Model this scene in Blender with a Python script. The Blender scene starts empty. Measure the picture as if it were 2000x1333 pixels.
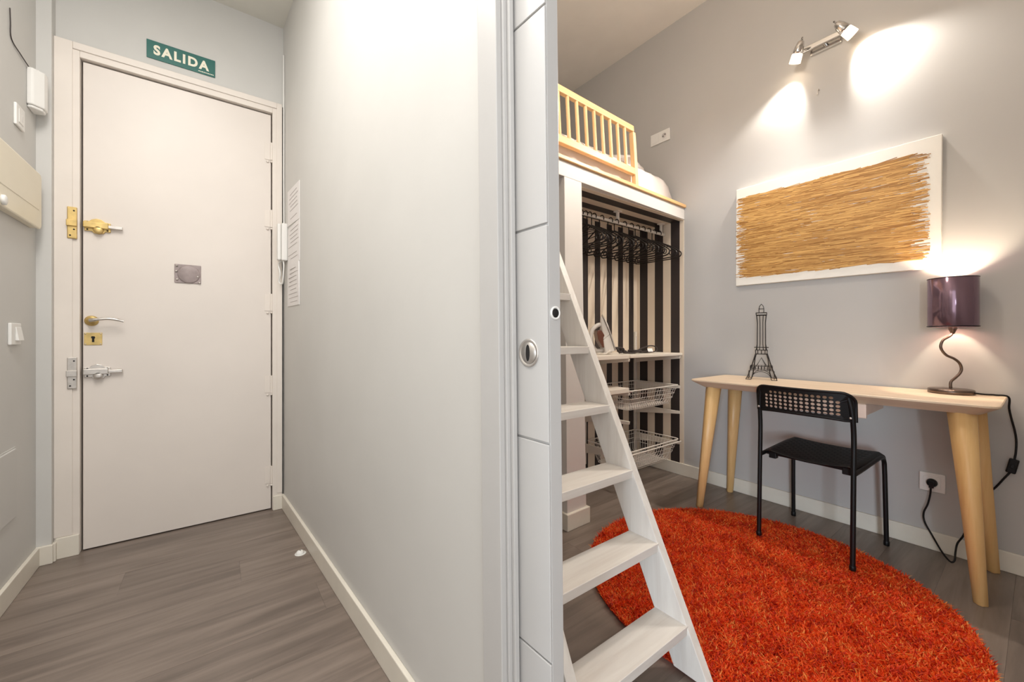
import bpy, bmesh, math, random
import numpy as np
from mathutils import Vector, Matrix
random.seed(7)
SC = bpy.context.scene
COL = SC.collection

# ------------------------------------------------------------------ camera
# world: X runs to the desk wall, Y along the hall towards the entrance door, Z up
YAW = math.atan2(582, 778)
cam_d = bpy.data.cameras.new('camera')
cam_d.sensor_width = 36.0
cam_d.lens = 36.0 * 778 / 2000
cam_d.shift_y = -9.5 / 2000
cam_d.clip_start = 0.02
cam = bpy.data.objects.new('camera', cam_d)
cam.location = (0, 0, 1.0)
cam.rotation_euler = (math.pi / 2, 0, -YAW)
COL.objects.link(cam)
SC.camera = cam

# ------------------------------------------------------------------ world and light
SC.view_settings.view_transform = 'Standard'
SC.view_settings.look = 'None'
SC.view_settings.gamma = 1.0
SC.view_settings.use_curve_mapping = False
SC.view_settings.exposure = 0.8
W = bpy.data.worlds.new('daylight'); SC.world = W; W.use_nodes = True
W.node_tree.nodes['Background'].inputs[0].default_value = (0.97, 0.99, 1.0, 1)
W.node_tree.nodes['Background'].inputs[1].default_value = 1.25

def light(name, kind, loc, energy, color=(1, 1, 1), target=None, **kw):
    d = bpy.data.lights.new(name, kind); d.energy = energy; d.color = color
    for k, v in kw.items(): setattr(d, k, v)
    o = bpy.data.objects.new(name, d); o.location = loc; COL.objects.link(o)
    if target is not None:
        o.rotation_euler = (Vector(target) - Vector(loc)).to_track_quat('-Z', 'Y').to_euler()
    return o

# balcony window of the living room, behind and to the left of the camera
light('balcony_window_daylight', 'AREA', (-9.0, -4.05, 1.55), 270, (0.74, 0.87, 1.0),
      target=(0.5, 0.05, 1.4), shape='RECTANGLE', size=1.1, size_y=2.2)
# pendant lamp of the small room and ceiling light of the hall, both above the frame
light('room_pendant_lamp', 'POINT', (1.3, 0.8, 2.6), 14, (1.0, 0.89, 0.76), shadow_soft_size=0.10)
light('hall_ceiling_light', 'AREA', (-0.27, 0.90, 2.78), 21, (1.0, 0.965, 0.92),
      shape='RECTANGLE', size=0.4, size_y=1.5)

# ------------------------------------------------------------------ materials
def lin(c):
    return tuple(((v / 255) / 12.92 if v / 255 <= 0.04045 else ((v / 255 + 0.055) / 1.055) ** 2.4) for v in c) + (1,)

def new_mat(name):
    m = bpy.data.materials.new(name); m.use_nodes = True
    return m, m.node_tree.nodes, m.node_tree.links, m.node_tree.nodes['Principled BSDF']

def plain(name, c, rough=0.5, metal=0.0, var=0.0, scale=6.0, bump=0.0, bscale=120.0, **kw):
    m, N, L, P = new_mat(name)
    P.inputs['Base Color'].default_value = lin(c)
    P.inputs['Roughness'].default_value = rough
    P.inputs['Metallic'].default_value = metal
    for k, v in kw.items(): P.inputs[k].default_value = v
    tc = N.new('ShaderNodeTexCoord')
    if var:
        n = N.new('ShaderNodeTexNoise'); n.inputs['Scale'].default_value = scale; n.inputs['Detail'].default_value = 5
        L.new(tc.outputs['Object'], n.inputs['Vector'])
        r = N.new('ShaderNodeValToRGB')
        a, b = lin(tuple(max(0, v * (1 - var)) for v in c)), lin(tuple(min(255, v * (1 + var)) for v in c))
        r.color_ramp.elements[0].position = 0.3; r.color_ramp.elements[1].position = 0.7
        r.color_ramp.elements[0].color = a; r.color_ramp.elements[1].color = b
        L.new(n.outputs['Fac'], r.inputs['Fac']); L.new(r.outputs['Color'], P.inputs['Base Color'])
    if bump:
        n = N.new('ShaderNodeTexNoise'); n.inputs['Scale'].default_value = bscale; n.inputs['Detail'].default_value = 3
        L.new(tc.outputs['Object'], n.inputs['Vector'])
        b = N.new('ShaderNodeBump'); b.inputs['Strength'].default_value = bump; b.inputs['Distance'].default_value = 0.002
        L.new(n.outputs['Fac'], b.inputs['Height']); L.new(b.outputs['Normal'], P.inputs['Normal'])
    return m

def wood(name, c1, c2, axis=0, rough=0.5, scale=3.0, stretch=14.0, spread=0.0, bump=0.15, bands=0.0):
    m, N, L, P = new_mat(name)
    tc = N.new('ShaderNodeTexCoord'); mp = N.new('ShaderNodeMapping'); oi = N.new('ShaderNodeObjectInfo')
    sc = [scale * stretch] * 3; sc[axis] = scale
    mp.inputs['Scale'].default_value = sc
    off = N.new('ShaderNodeVectorMath'); off.operation = 'MULTIPLY_ADD'
    off.inputs[1].default_value = (37, 53, 71)
    cb = N.new('ShaderNodeCombineXYZ')
    for i in range(3): L.new(oi.outputs['Random'], cb.inputs[i])
    L.new(cb.outputs[0], off.inputs[0]); L.new(tc.outputs['Object'], off.inputs[2])
    L.new(off.outputs[0], mp.inputs['Vector'])
    n = N.new('ShaderNodeTexNoise'); n.inputs['Scale'].default_value = 1.0; n.inputs['Detail'].default_value = 6
    n.inputs['Roughness'].default_value = 0.62; n.inputs['Distortion'].default_value = 0.6
    L.new(mp.outputs[0], n.inputs['Vector'])
    r = N.new('ShaderNodeValToRGB')
    r.color_ramp.elements[0].position = 0.32; r.color_ramp.elements[1].position = 0.7
    r.color_ramp.elements[0].color = lin(c1); r.color_ramp.elements[1].color = lin(c2)
    L.new(n.outputs['Fac'], r.inputs['Fac'])
    out = r.outputs['Color']
    if spread:
        hs = N.new('ShaderNodeHueSaturation'); mr = N.new('ShaderNodeMapRange')
        mr.inputs['To Min'].default_value = 1 - spread; mr.inputs['To Max'].default_value = 1 + spread
        L.new(oi.outputs['Random'], mr.inputs['Value']); L.new(mr.outputs[0], hs.inputs['Value'])
        L.new(out, hs.inputs['Color']); out = hs.outputs['Color']
    L.new(out, P.inputs['Base Color'])
    P.inputs['Roughness'].default_value = rough
    if bump:
        b = N.new('ShaderNodeBump'); b.inputs['Strength'].default_value = bump; b.inputs['Distance'].default_value = 0.001
        L.new(n.outputs['Fac'], b.inputs['Height']); L.new(b.outputs['Normal'], P.inputs['Normal'])
    return m

def stripes(name, axis, start, period, width, dark=(52, 44, 42), pale=(226, 210, 190)):
    m, N, L, P = new_mat(name)
    g = N.new('ShaderNodeNewGeometry'); s = N.new('ShaderNodeSeparateXYZ')
    L.new(g.outputs['Position'], s.inputs[0])
    a = N.new('ShaderNodeMath'); a.operation = 'SUBTRACT'; a.inputs[1].default_value = start - 20 * period
    L.new(s.outputs[axis], a.inputs[0])
    b = N.new('ShaderNodeMath'); b.operation = 'MODULO'; b.inputs[1].default_value = period
    L.new(a.outputs[0], b.inputs[0])
    c = N.new('ShaderNodeMath'); c.operation = 'LESS_THAN'; c.inputs[1].default_value = width
    L.new(b.outputs[0], c.inputs[0])
    mx = N.new('ShaderNodeMix'); mx.data_type = 'RGBA'
    mx.inputs['A'].default_value = lin(pale); mx.inputs['B'].default_value = lin(dark)
    L.new(c.outputs[0], mx.inputs['Factor']); L.new(mx.outputs['Result'], P.inputs['Base Color'])
    P.inputs['Roughness'].default_value = 0.45
    return m

M = {}
M['wall_hall'] = plain('painted_wall_hall', (204, 202, 198), 0.55, var=0.012, scale=2.5, bump=0.05, bscale=60)
M['wall_room'] = plain('painted_wall_room', (187, 184, 181), 0.6, var=0.012, scale=2.5, bump=0.05, bscale=60)
M['ceil_hall'] = plain('ceiling_paint_hall', (222, 219, 210), 0.7, var=0.01)
M['ceil_room'] = plain('ceiling_paint_room', (234, 228, 220), 0.7, var=0.01)
M['base'] = plain('baseboard_paint', (226, 219, 206), 0.4, var=0.015, scale=9)
M['casing'] = plain('door_casing_paint', (228, 219, 210), 0.45, var=0.015, scale=5, bump=0.1, bscale=25)
M['door'] = plain('entrance_door_paint', (226, 217, 209), 0.42, var=0.012, scale=3, bump=0.06, bscale=14)
M['dark_gap'] = plain('dark_red_door_edge', (62, 26, 26), 0.7)
M['slide'] = plain('sliding_door_lacquer', (190, 188, 186), 0.34, var=0.006)
M['white'] = plain('white_plastic', (232, 230, 226), 0.35)
M['cream'] = plain('cream_plastic', (230, 221, 200), 0.4, var=0.01)
M['paper'] = plain('paper', (232, 228, 226), 0.7)
M['ink'] = plain('grey_ink', (196, 190, 188), 0.8)
M['brass'] = plain('brass', (212, 184, 122), 0.42, 0.75, var=0.08, scale=30)
M['steel'] = plain('brushed_steel', (206, 200, 194), 0.36, 0.8, var=0.06, scale=40)
M['chrome'] = plain('chrome', (214, 212, 210), 0.12, 1.0)
M['plate'] = plain('worn_grey_metal_plate', (158, 144, 142), 0.5, 0.1, var=0.08, scale=25)
M['hole'] = plain('dark_hole', (22, 18, 18), 0.8)
M['green'] = plain('exit_sign_green', (30, 100, 92), 0.4)
M['letter'] = plain('exit_sign_letters', (240, 234, 214), 0.4)
M['floor'] = wood('grey_brown_laminate', (104, 92, 84), (140, 126, 116), 0, 0.34, 1.6, 11, 0.07, 0.06)
M['slab'] = plain('floor_joint_dark', (58, 49, 44), 0.7)
M['lad'] = wood('whitewashed_pine', (214, 207, 200), (232, 228, 222), 0, 0.5, 2.2, 12, 0.02, 0.12)
M['lad_v'] = wood('whitewashed_pine_upright', (214, 207, 200), (232, 228, 222), 2, 0.5, 2.2, 12, 0.02, 0.12)
M['loft'] = plain('loft_white_paint', (216, 211, 206), 0.5, var=0.01)
M['pine'] = wood('clear_pine', (226, 178, 118), (240, 203, 152), 0, 0.42, 3, 16, 0.03, 0.1)
M['pine_v'] = wood('clear_pine_upright', (228, 184, 128), (242, 208, 160), 2, 0.42, 3, 16, 0.04, 0.1)
M['ash'] = wood('pale_ash_veneer', (206, 182, 154), (221, 200, 175), 1, 0.4, 2.4, 16, 0.0, 0.06)
M['ash_leg'] = wood('ash_leg', (222, 176, 114), (236, 196, 138), 2, 0.42, 2.4, 14, 0.03, 0.06)
M['drawer'] = plain('pale_drawer_front', (226, 205, 190), 0.45, var=0.02, scale=8)
M['linen'] = plain('white_bed_linen', (232, 224, 220), 0.85, var=0.01, bump=0.25, bscale=14)
M['black'] = plain('black_plastic', (14, 11, 12), 0.5, **{'Specular IOR Level': 0.3})
M['blackm'] = plain('black_powder_coated_tube', (12, 10, 11), 0.45, **{'Specular IOR Level': 0.35})
M['wire_black'] = plain('black_wire', (34, 28, 26), 0.45, 0.3)
M['wire_white'] = plain('white_coated_wire', (232, 224, 214), 0.4)
M['shelfw'] = plain('white_shelf', (232, 222, 208), 0.45)
M['canvas'] = plain('painted_canvas', (234, 229, 220), 0.75, bump=0.15, bscale=400)
M['gold'] = plain('ochre_strokes', (196, 140, 66), 0.55, var=0.05, scale=9)
M['bronze'] = plain('dark_bronze_base', (118, 102, 92), 0.3, 0.85)
M['stripe_x'] = stripes('striped_back_panel', 0, 2.200, 0.131, 0.060)
M['stripe_y'] = stripes('striped_side_panel', 1, 1.580, 0.133, 0.070)
M['iron_grey'] = plain('iron_plastic', (222, 216, 210), 0.35)
M['iron_brown'] = plain('iron_tank_brown', (104, 62, 48), 0.25)
M['cable_dark'] = plain('dark_cable', (48, 38, 36), 0.5)

m, N, L, P = new_mat('purple_mirror_shade'); M['shade'] = m
P.inputs['Base Color'].default_value = lin((136, 112, 126)); P.inputs['Metallic'].default_value = 0.7
P.inputs['Roughness'].default_value = 0.13
m, N, L, P = new_mat('lit_frosted_glass'); M['glow'] = m
P.inputs['Base Color'].default_value = lin((255, 240, 220)); P.inputs['Emission Color'].default_value = lin((255, 232, 200))
P.inputs['Emission Strength'].default_value = 1.6
m, N, L, P = new_mat('lit_bulb'); M['bulb'] = m
P.inputs['Base Color'].default_value = lin((255, 245, 230)); P.inputs['Emission Color'].default_value = lin((255, 236, 208))
P.inputs['Emission Strength'].default_value = 30.0
m, N, L, P = new_mat('warm_bulb'); M['warm_bulb'] = m
P.inputs['Base Color'].default_value = lin((255, 230, 190)); P.inputs['Emission Color'].default_value = lin((255, 206, 140))
P.inputs['Emission Strength'].default_value = 8.0
m, N, L, P = new_mat('rug_yarn'); M['yarn'] = m
at = N.new('ShaderNodeAttribute'); at.attribute_name = 'tone'
r = N.new('ShaderNodeValToRGB'); e = r.color_ramp.elements
e[0].color = lin((176, 30, 8)); e[0].position = 0.0
e[1].color = lin((255, 176, 90)); e[1].position = 1.0
for p_, c_ in ((0.3, (236, 64, 16)), (0.62, (252, 98, 26)), (0.86, (255, 124, 44))):
    k = e.new(p_); k.color = lin(c_)
L.new(at.outputs['Fac'], r.inputs['Fac']); L.new(r.outputs['Color'], P.inputs['Base Color'])
P.inputs['Roughness'].default_value = 0.55
tr = N.new('ShaderNodeBsdfTranslucent'); mxs = N.new('ShaderNodeMixShader'); mxs.inputs[0].default_value = 0.4
L.new(r.outputs['Color'], tr.inputs['Color']); L.new(P.outputs[0], mxs.inputs[1]); L.new(tr.outputs[0], mxs.inputs[2])
L.new(mxs.outputs[0], N['Material Output'].inputs['Surface'])
M['rug_base'] = plain('rug_backing', (150, 34, 12), 0.9)

# ------------------------------------------------------------------ mesh helpers
class G:
    def __init__(s): s.v = []; s.f = []; s.sm = []
    def add(s, vs, fs, smooth=False, f=None):
        b = len(s.v)
        s.v += [tuple(f(*p)) if f else tuple(p) for p in vs]
        s.f += [tuple(b + i for i in q) for q in fs]; s.sm += [smooth] * len(fs)
        return s
    def box(s, x0, x1, y0, y1, z0, z1, f=None):
        vs = [(x0,y0,z0),(x1,y0,z0),(x1,y1,z0),(x0,y1,z0),(x0,y0,z1),(x1,y0,z1),(x1,y1,z1),(x0,y1,z1)]
        return s.add(vs, [(0,3,2,1),(4,5,6,7),(0,1,5,4),(1,2,6,5),(2,3,7,6),(3,0,4,7)], False, f)
    def hexa(s, vs, f=None):
        return s.add(vs, [(0,3,2,1),(4,5,6,7),(0,1,5,4),(1,2,6,5),(2,3,7,6),(3,0,4,7)], False, f)
    def prism(s, poly, a0, a1, axis=2, f=None, smooth=False):
        # poly of 2D points extruded along axis (the two others in x,y,z order)
        def mk(p, a):
            q = list(p); q.insert(axis, a); return tuple(q)
        n = len(poly)
        vs = [mk(p, a0) for p in poly] + [mk(p, a1) for p in poly]
        fs = [tuple(range(n))[::-1], tuple(range(n, 2 * n))]
        b = len(s.v)
        s.add(vs, fs, False, f)
        s.add([], [], False)
        base = b
        for i in range(n):
            j = (i + 1) % n
            s.f.append((base + i, base + j, base + n + j, base + n + i)); s.sm.append(smooth)
        return s
    def tube(s, pts, r, n=8, closed=False, f=None, cap=True):
        P_ = [Vector(f(*p)) if f else Vector(p) for p in pts]
        m_ = len(P_); rs = r if isinstance(r, (list, tuple)) else [r] * m_
        T = []
        for i in range(m_):
            a = P_[i - 1] if (i > 0 or closed) else P_[i]
            b = P_[(i + 1) % m_] if (i < m_ - 1 or closed) else P_[i]
            t = b - a
            T.append(t.normalized() if t.length > 1e-9 else Vector((0, 0, 1)))
        up = Vector((0, 0, 1)) if abs(T[0].z) < 0.9 else Vector((1, 0, 0))
        u = T[0].cross(up).normalized(); vs = []
        for i in range(m_):
            u = (u - T[i] * u.dot(T[i])); u = u.normalized() if u.length > 1e-6 else T[i].orthogonal().normalized()
            w = T[i].cross(u)
            for k in range(n):
                a = 2 * math.pi * k / n
                vs.append(P_[i] + (u * math.cos(a) + w * math.sin(a)) * rs[i])
        fs = []
        for i in range(m_ if closed else m_ - 1):
            j = (i + 1) % m_
            for k in range(n):
                l = (k + 1) % n
                fs.append((i * n + k, i * n + l, j * n + l, j * n + k))
        s.add(vs, fs, n > 4)
        if cap and not closed:
            s.add([vs[k] for k in range(n)], [tuple(range(n))[::-1]]); s.add([vs[(m_ - 1) * n + k] for k in range(n)], [tuple(range(n))])
        return s
    def lathe(s, prof, c=(0, 0, 0), n=24, axis=2, f=None):
        vs = []; fs = []; m_ = len(prof)
        for r_, h in prof:
            for k in range(n):
                a = 2 * math.pi * k / n
                p = [r_ * math.cos(a), r_ * math.sin(a)]; p.insert(axis, h)
                if axis == 1: p = [p[0], h, p[2]]
                vs.append((p[0] + c[0], p[1] + c[1], p[2] + c[2]))
        for i in range(m_ - 1):
            for k in range(n):
                l = (k + 1) % n
                fs.append((i * n + k, i * n + l, (i + 1) * n + l, (i + 1) * n + k))
        fs.append(tuple(range(n))[::-1]); fs.append(tuple((m_ - 1) * n + k for k in range(n)))
        return s.add(vs, fs, True, f)

def rrect(x0, x1, y0, y1, r, n=5):
    out = []
    for cx, cy, a0 in ((x1 - r, y0 + r, -90), (x1 - r, y1 - r, 0), (x0 + r, y1 - r, 90), (x0 + r, y0 + r, 180)):
        for k in range(n + 1):
            a = math.radians(a0 + 90 * k / n); out.append((cx + r * math.cos(a), cy + r * math.sin(a)))
    return out

def catmull(P_, n=6, closed=False):
    P_ = [Vector(p) for p in P_]; out = []; m_ = len(P_)
    for i in range(m_ if closed else m_ - 1):
        if closed: a, b, c, d = P_[i - 1], P_[i], P_[(i + 1) % m_], P_[(i + 2) % m_]
        else: a, b, c, d = P_[max(i - 1, 0)], P_[i], P_[i + 1], P_[min(i + 2, m_ - 1)]
        for k in range(n):
            t = k / n
            out.append(0.5 * ((2 * b) + (c - a) * t + (2 * a - 5 * b + 4 * c - d) * t * t + (3 * b - a - 3 * c + d) * t ** 3))
    if not closed: out.append(P_[-1])
    return [tuple(p) for p in out]

def mesh_of(name, g):
    me = bpy.data.meshes.new(name); me.from_pydata([tuple(v) for v in g.v], [], g.f)
    me.polygons.foreach_set('use_smooth', g.sm)
    bm = bmesh.new(); bm.from_mesh(me); bmesh.ops.recalc_face_normals(bm, faces=bm.faces); bm.to_mesh(me); bm.free()
    me.update(); return me

def obj(name, g, mat, parent=None, bevel=0.0, seg=2, label=None):
    me = g if isinstance(g, bpy.types.Mesh) else mesh_of(name, g)
    if mat is not None and not me.materials: me.materials.append(M[mat])
    o = bpy.data.objects.new(name, me); COL.objects.link(o)
    if parent is not None: o.parent = parent
    if bevel:
        b = o.modifiers.new('bevel', 'BEVEL'); b.width = bevel; b.segments = seg; b.limit_method = 'ANGLE'
        b.angle_limit = math.radians(40); b.harden_normals = False
    if label: o['label'] = label
    return o

def tag(o, label, cat, group=None):
    o['label'] = label; o['category'] = cat
    if group: o['group'] = group
    return o

def struct(name, g, mat, bevel=0.0, label=None):
    o = obj(name, g, mat, None, bevel); o['kind'] = 'structure'
    if label: o['label'] = label
    return o

def thing(name, label, cat, loc=(0, 0, 0), rot=0, group=None):
    o = bpy.data.objects.new(name, None); COL.objects.link(o)
    o.empty_display_size = 0.05
    o.location = loc; o.rotation_euler = (0, 0, rot)
    return tag(o, label, cat, group)

def dup(root, loc, label):
    r_ = root.copy(); COL.objects.link(r_); r_.location = loc; r_['label'] = label
    for ch in list(root.children):
        c = ch.copy(); COL.objects.link(c); c.parent = r_
    return r_

def shift(x, y, z):
    return lambda a, b, c: (a - x, b - y, c - z)

# partition frame: off = distance into the wall from the hall face, s = along Y
def pm(off, s, z): return (0.4906 - 0.0614 * s + off * 0.998, s + off * 0.0613, z)
# the doorway leans a little (old building)
def pl(off, s, z):
    x, y, z = pm(off, s, z); k = 0.0098 * (z - 1.0)
    return (x - k * 0.8, y + k * 0.6, z)
# the loft front is two degrees out of square
def lm(x, y, z): return (x, y - 0.035 * (2.69 - x), z)

# ================================================================== SETTING
g = G().box(-0.72, 2.80, -1.3, 2.80, -0.08, -0.012)
floor = struct('floor', g, 'slab', label='dark grey-brown laminate floor of hall and room')
PW, PL = 0.188, 1.28
pmesh = mesh_of('plank', G().box(0, PL - 0.0004, 0, PW - 0.0004, -0.012, 0.0)); pmesh.materials.append(M['floor'])
row = 0; y = -1.29 + 0.045
while y < 2.78:
    x = -0.72 - [0.0, 0.47, 0.86, 0.23][row % 4]
    while x < 2.78:
        if x + PL > -0.7:
            o = bpy.data.objects.new('plank', pmesh); COL.objects.link(o); o.parent = floor
            o.location = (x, y, random.choice((0, 0, -0.0003)))
        x += PL
    y += PW; row += 1

# hall
struct('wall_left', G().box(-0.74, -0.62, 0.0, 2.80, 0, 2.86), 'wall_hall')
g = G().box(-0.64, -0.574, 2.625, 2.80, 0, 2.86)
g.box(-0.574, 0.36, 2.682, 2.80, 2.345, 2.86).box(-0.574, -0.5, 2.70, 2.80, 0, 2.345).box(0.275, 0.36, 2.70, 2.80, 0, 2.345)
struct('wall_back', g, 'wall_hall')
g = G().box(0.0, 0.02, 0.66, 2.80, 0, 3.34, pm).box(0.068, 0.09, 0.66, 2.80, 0, 3.34, pm)
g.box(0.02, 0.068, 1.62, 2.80, 0, 3.34, pm).box(0.0, 0.09, -0.44, 0.66, 2.12, 3.34, pm)
struct('wall_partition', g, 'wall_hall', label='light grey partition wall between hall and room')
struct('wall_near', G().box(0.0, 0.09, -1.3, -0.44, 0, 3.34, pm), 'wall_hall')
struct('ceiling_hall', G().box(-0.74, 0.47, -1.3, 2.80, 2.81, 2.88), 'ceil_hall')
H = 0.082
struct('baseboard_left', G().box(-0.62, -0.606, 0.0, 2.611, 0, H).box(-0.62, -0.568, 2.611, 2.625, 0, H)
       .box(-0.574, -0.562, 2.625, 2.655, 0, H).box(-0.568, -0.494, 2.643, 2.655, 0, H + 0.012), 'base', 0.003)
g = G().box(-0.014, 0.0, 0.68, 2.66, 0, H, pm).box(0.271, 0.318, 2.643, 2.655, 0, H)
struct('baseboard_partition', g, 'base', 0.003)

# entrance door: casing, leaf and ironmongery
cas = struct('trim_1', G().box(-0.574, -0.494, 2.655, 2.72, 0, 2.345).box(0.269, 0.317, 2.655, 2.72, 0, 2.345)
             .box(-0.494, 0.269, 2.655, 2.72, 2.283, 2.345), 'casing', 0.002, label='cream painted door casing')
obj('casing_bead', G().box(-0.574, -0.516, 2.649, 2.655, 0.094, 2.345).box(0.29, 0.317, 2.649, 2.655, 0.094, 2.345)
    .box(-0.516, 0.29, 2.649, 2.655, 2.312, 2.345), 'casing', cas, 0.003)
struct('door_frame_rebate', G().box(-0.5, 0.275, 2.722, 2.74, 0, 2.29), 'dark_gap').name = 'trim_2'
door = struct('door_1', G().box(-0.4875, 0.2635, 2.676, 2.716, 0.006, 2.276), 'door', 0.002,
              label='plain cream entrance door')
F = 2.676
for z in (2.064, 1.677, 1.194, 0.723, 0.201):
    h = obj('hinge', G().tube([(0.266, F - 0.006, z - 0.05), (0.266, F - 0.006, z + 0.05)], 0.0075, 10)
            .lathe([(0.003, 0), (0.009, 0.003), (0.009, 0.009), (0.003, 0.013)], (0.266, F - 0.006, z - 0.064), 10), 'casing', door)
    obj('hinge_leaf', G().box(0.232, 0.262, F - 0.003, F, z - 0.048, z + 0.048)
        .lathe([(0.007, 0), (0.006, -0.003), (0.002, -0.004)], (0.246, F - 0.003, z - 0.06), 10, 1), 'casing', h)

def bolt(z, mat, bar):
    b = obj('bolt_lock', G().prism([(-0.482, z - 0.024), (-0.457, z - 0.024), (-0.452, z - 0.032), (-0.435, z - 0.036), (-0.418, z - 0.031),
             (-0.413, z - 0.022), (-0.395, z - 0.022), (-0.395, z + 0.02), (-0.413, z + 0.022), (-0.425, z + 0.033), (-0.442, z + 0.036),
             (-0.458, z + 0.03), (-0.465, z + 0.022), (-0.482, z + 0.022)], F - 0.010, F, 1), mat, door, 0.0015)
    obj('bolt_case', G().box(-0.484, -0.40, F - 0.026, F - 0.009, z - 0.011, z + 0.016), mat, b, 0.003)
    obj('bolt_cylinder', G().lathe([(0.017, 0.0), (0.017, -0.012), (0.014, -0.016), (0.003, -0.016)], (-0.435, F - 0.010, z - 0.018), 16, 1), mat, b)
    obj('bolt_bar', G().box(-0.405, -0.352, F - 0.022, F - 0.010, z - 0.006, z + 0.008), bar, b, 0.002)
    for x, zz in ((-0.472, z + 0.017), (-0.405, z + 0.016), (-0.472, z - 0.018), (-0.405, z - 0.016)):
        obj('screw', G().lathe([(0.0035, 0), (0.003, -0.002), (0.001, -0.0025)], (x, F - 0.010, zz), 8, 1), 'hole', b)
    k = obj('strike_plate', G().box(-0.532, -0.501, 2.643, 2.655, z - 0.072, z + 0.072), mat, cas, 0.003)
    obj('strike_slot', G().box(-0.5335, -0.4995, 2.634, 2.645, z - 0.016, z + 0.012), mat, k, 0.002)
    for x, zz in ((-0.51, z + 0.055), (-0.51, z - 0.03), (-0.522, z - 0.058)):
        obj('screw', G().lathe([(0.0035, 0), (0.003, -0.002), (0.001, -0.0025)], (x, 2.643, zz), 8, 1), 'hole', k)
bolt(1.516, 'brass', 'steel')
bolt(0.832, 'steel', 'steel')
hd = obj('door_handle', G().lathe([(0.024, 0), (0.024, -0.005), (0.019, -0.010), (0.010, -0.012), (0.010, -0.034), (0.003, -0.036)],
         (-0.459, F, 1.072), 24, 1), 'brass', door)
obj('lever', G().tube(catmull([(-0.459, F - 0.04, 1.072), (-0.435, F - 0.047, 1.077), (-0.40, F - 0.047, 1.082), (-0.37, F - 0.045, 1.078), (-0.345, F - 0.044, 1.070)], 5),
    [0.008] * 5 + [0.0065] * 12 + [0.005] * 4, 10), 'steel', hd)
es = obj('lock_escutcheon', G().box(-0.484, -0.424, F - 0.003, F, 0.958, 1.016), 'brass', door, 0.001)
obj('keyhole', G().prism([(-0.459, 1.0), (-0.449, 0.999), (-0.447, 0.992), (-0.450, 0.987), (-0.450, 0.972), (-0.458, 0.972), (-0.458, 0.988), (-0.461, 0.993)],
    F - 0.0036, F - 0.0025, 1), 'hole', es)
for x, zz in ((-0.479, 1.011), (-0.429, 1.011), (-0.479, 0.963), (-0.429, 0.963)):
    obj('screw', G().lathe([(0.003, 0), (0.0025, -0.0015), (0.001, -0.002)], (x, F - 0.003, zz), 8, 1), 'steel', es)
pp = obj('peephole_plate', G().box(-0.163, -0.055, F - 0.005, F, 1.275, 1.372), 'plate', door, 0.003)
obj('peephole_cover', G().lathe([(0.046, 0), (0.046, -0.002), (0.042, -0.004), (0.004, -0.004)], (-0.105, F - 0.005, 1.322), 28, 1), 'plate', pp)
for x, zz in ((-0.155, 1.335), (-0.152, 1.292), (-0.069, 1.311), (-0.062, 1.281), (-0.153, 1.363)):
    obj('screw', G().lathe([(0.005, 0), (0.005, -0.005), (0.002, -0.007)], (x, F - 0.005, zz), 8, 1), 'steel', pp)

# sliding pocket door between hall and room, with its casing
g = G().box(-0.014, 0.0, 0.629, 0.690, 0, 2.14, pl)
g.box(0.0, 0.010, 0.624, 0.670, 0, 2.14, pl).box(0.010, 0.0215, 0.617, 0.662, 0, 2.14, pl)
struct('trim_3', g, 'slide', 0.002, label='white casing of the sliding door pocket')
g = G().box(0.0712, 0.104, 0.62, 0.69, 0, 2.14, pl).box(-0.014, 0.104, -0.50, -0.44, 0, 2.14, pl)
struct('trim_4', g, 'slide', 0.002)
sd = struct('door_2', G().box(0.030, 0.0605, 0.5368, 1.42, 0.008, 2.10, pl), 'slide', 0.0015,
            label='white sliding pocket door, edge on')
zs = [0.008, 0.405, 0.804, 1.204, 1.602, 2.0, 2.10]
for a, b in zip(zs[:-1], zs[1:]):
    obj('panel', G().box(0.0255, 0.0300, 0.5368, 1.42, a + (0.0022 if a > 0.1 else 0), b - 0.0022, pl), 'slide', sd, 0.0012)
def dloc(off, s, z): return Vector(pl(off, s, z))
c0 = dloc(0.0255, 0.587, 0.968)
nrm = Vector((-0.998, -0.0613, 0)); tan = Vector((-0.0613, 0.998, 0)).normalized(); upv = Vector((0, 0, 1))
def disc_frame(c, n, a, b):
    return lambda x, y, z: tuple(c + a * x + b * y + n * z)
fr = disc_frame(c0, nrm, tan, upv)
pu = obj('flush_pull', G().lathe([(0.0270, -0.001), (0.0270, 0.0016), (0.0255, 0.0024), (0.0225, 0.0020), (0.0215, 0.0006), (0.001, 0.0004)], (0, 0, 0), 32, 2, fr), 'steel', sd)
obj('pull_recess', G().lathe([(0.0208, 0.0006), (0.0206, 0.0012), (0.001, 0.0012)], (0, 0, 0), 28, 2, fr), 'steel', pu)
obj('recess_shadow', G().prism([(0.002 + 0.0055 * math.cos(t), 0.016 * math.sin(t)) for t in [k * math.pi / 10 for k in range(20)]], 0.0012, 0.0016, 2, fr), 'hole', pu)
c1 = dloc(0.0455, 0.5368, 1.0425)
fr2 = disc_frame(c1, Vector((0.0613, -0.998, 0)).normalized(), Vector((0.998, 0.0613, 0)), upv)
eb = obj('edge_pull', G().lathe([(0.0125, -0.001), (0.0125, 0.002), (0.0112, 0.003), (0.0092, 0.0024), (0.0086, 0.0012), (0.0008, 0.001)], (0, 0, 0), 28, 2, fr2), 'white', sd)
obj('pull_hole', G().lathe([(0.0084, 0.0012), (0.0082, 0.0020), (0.0006, 0.0020)], (0, 0, 0), 24, 2, fr2), 'hole', eb)

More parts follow.
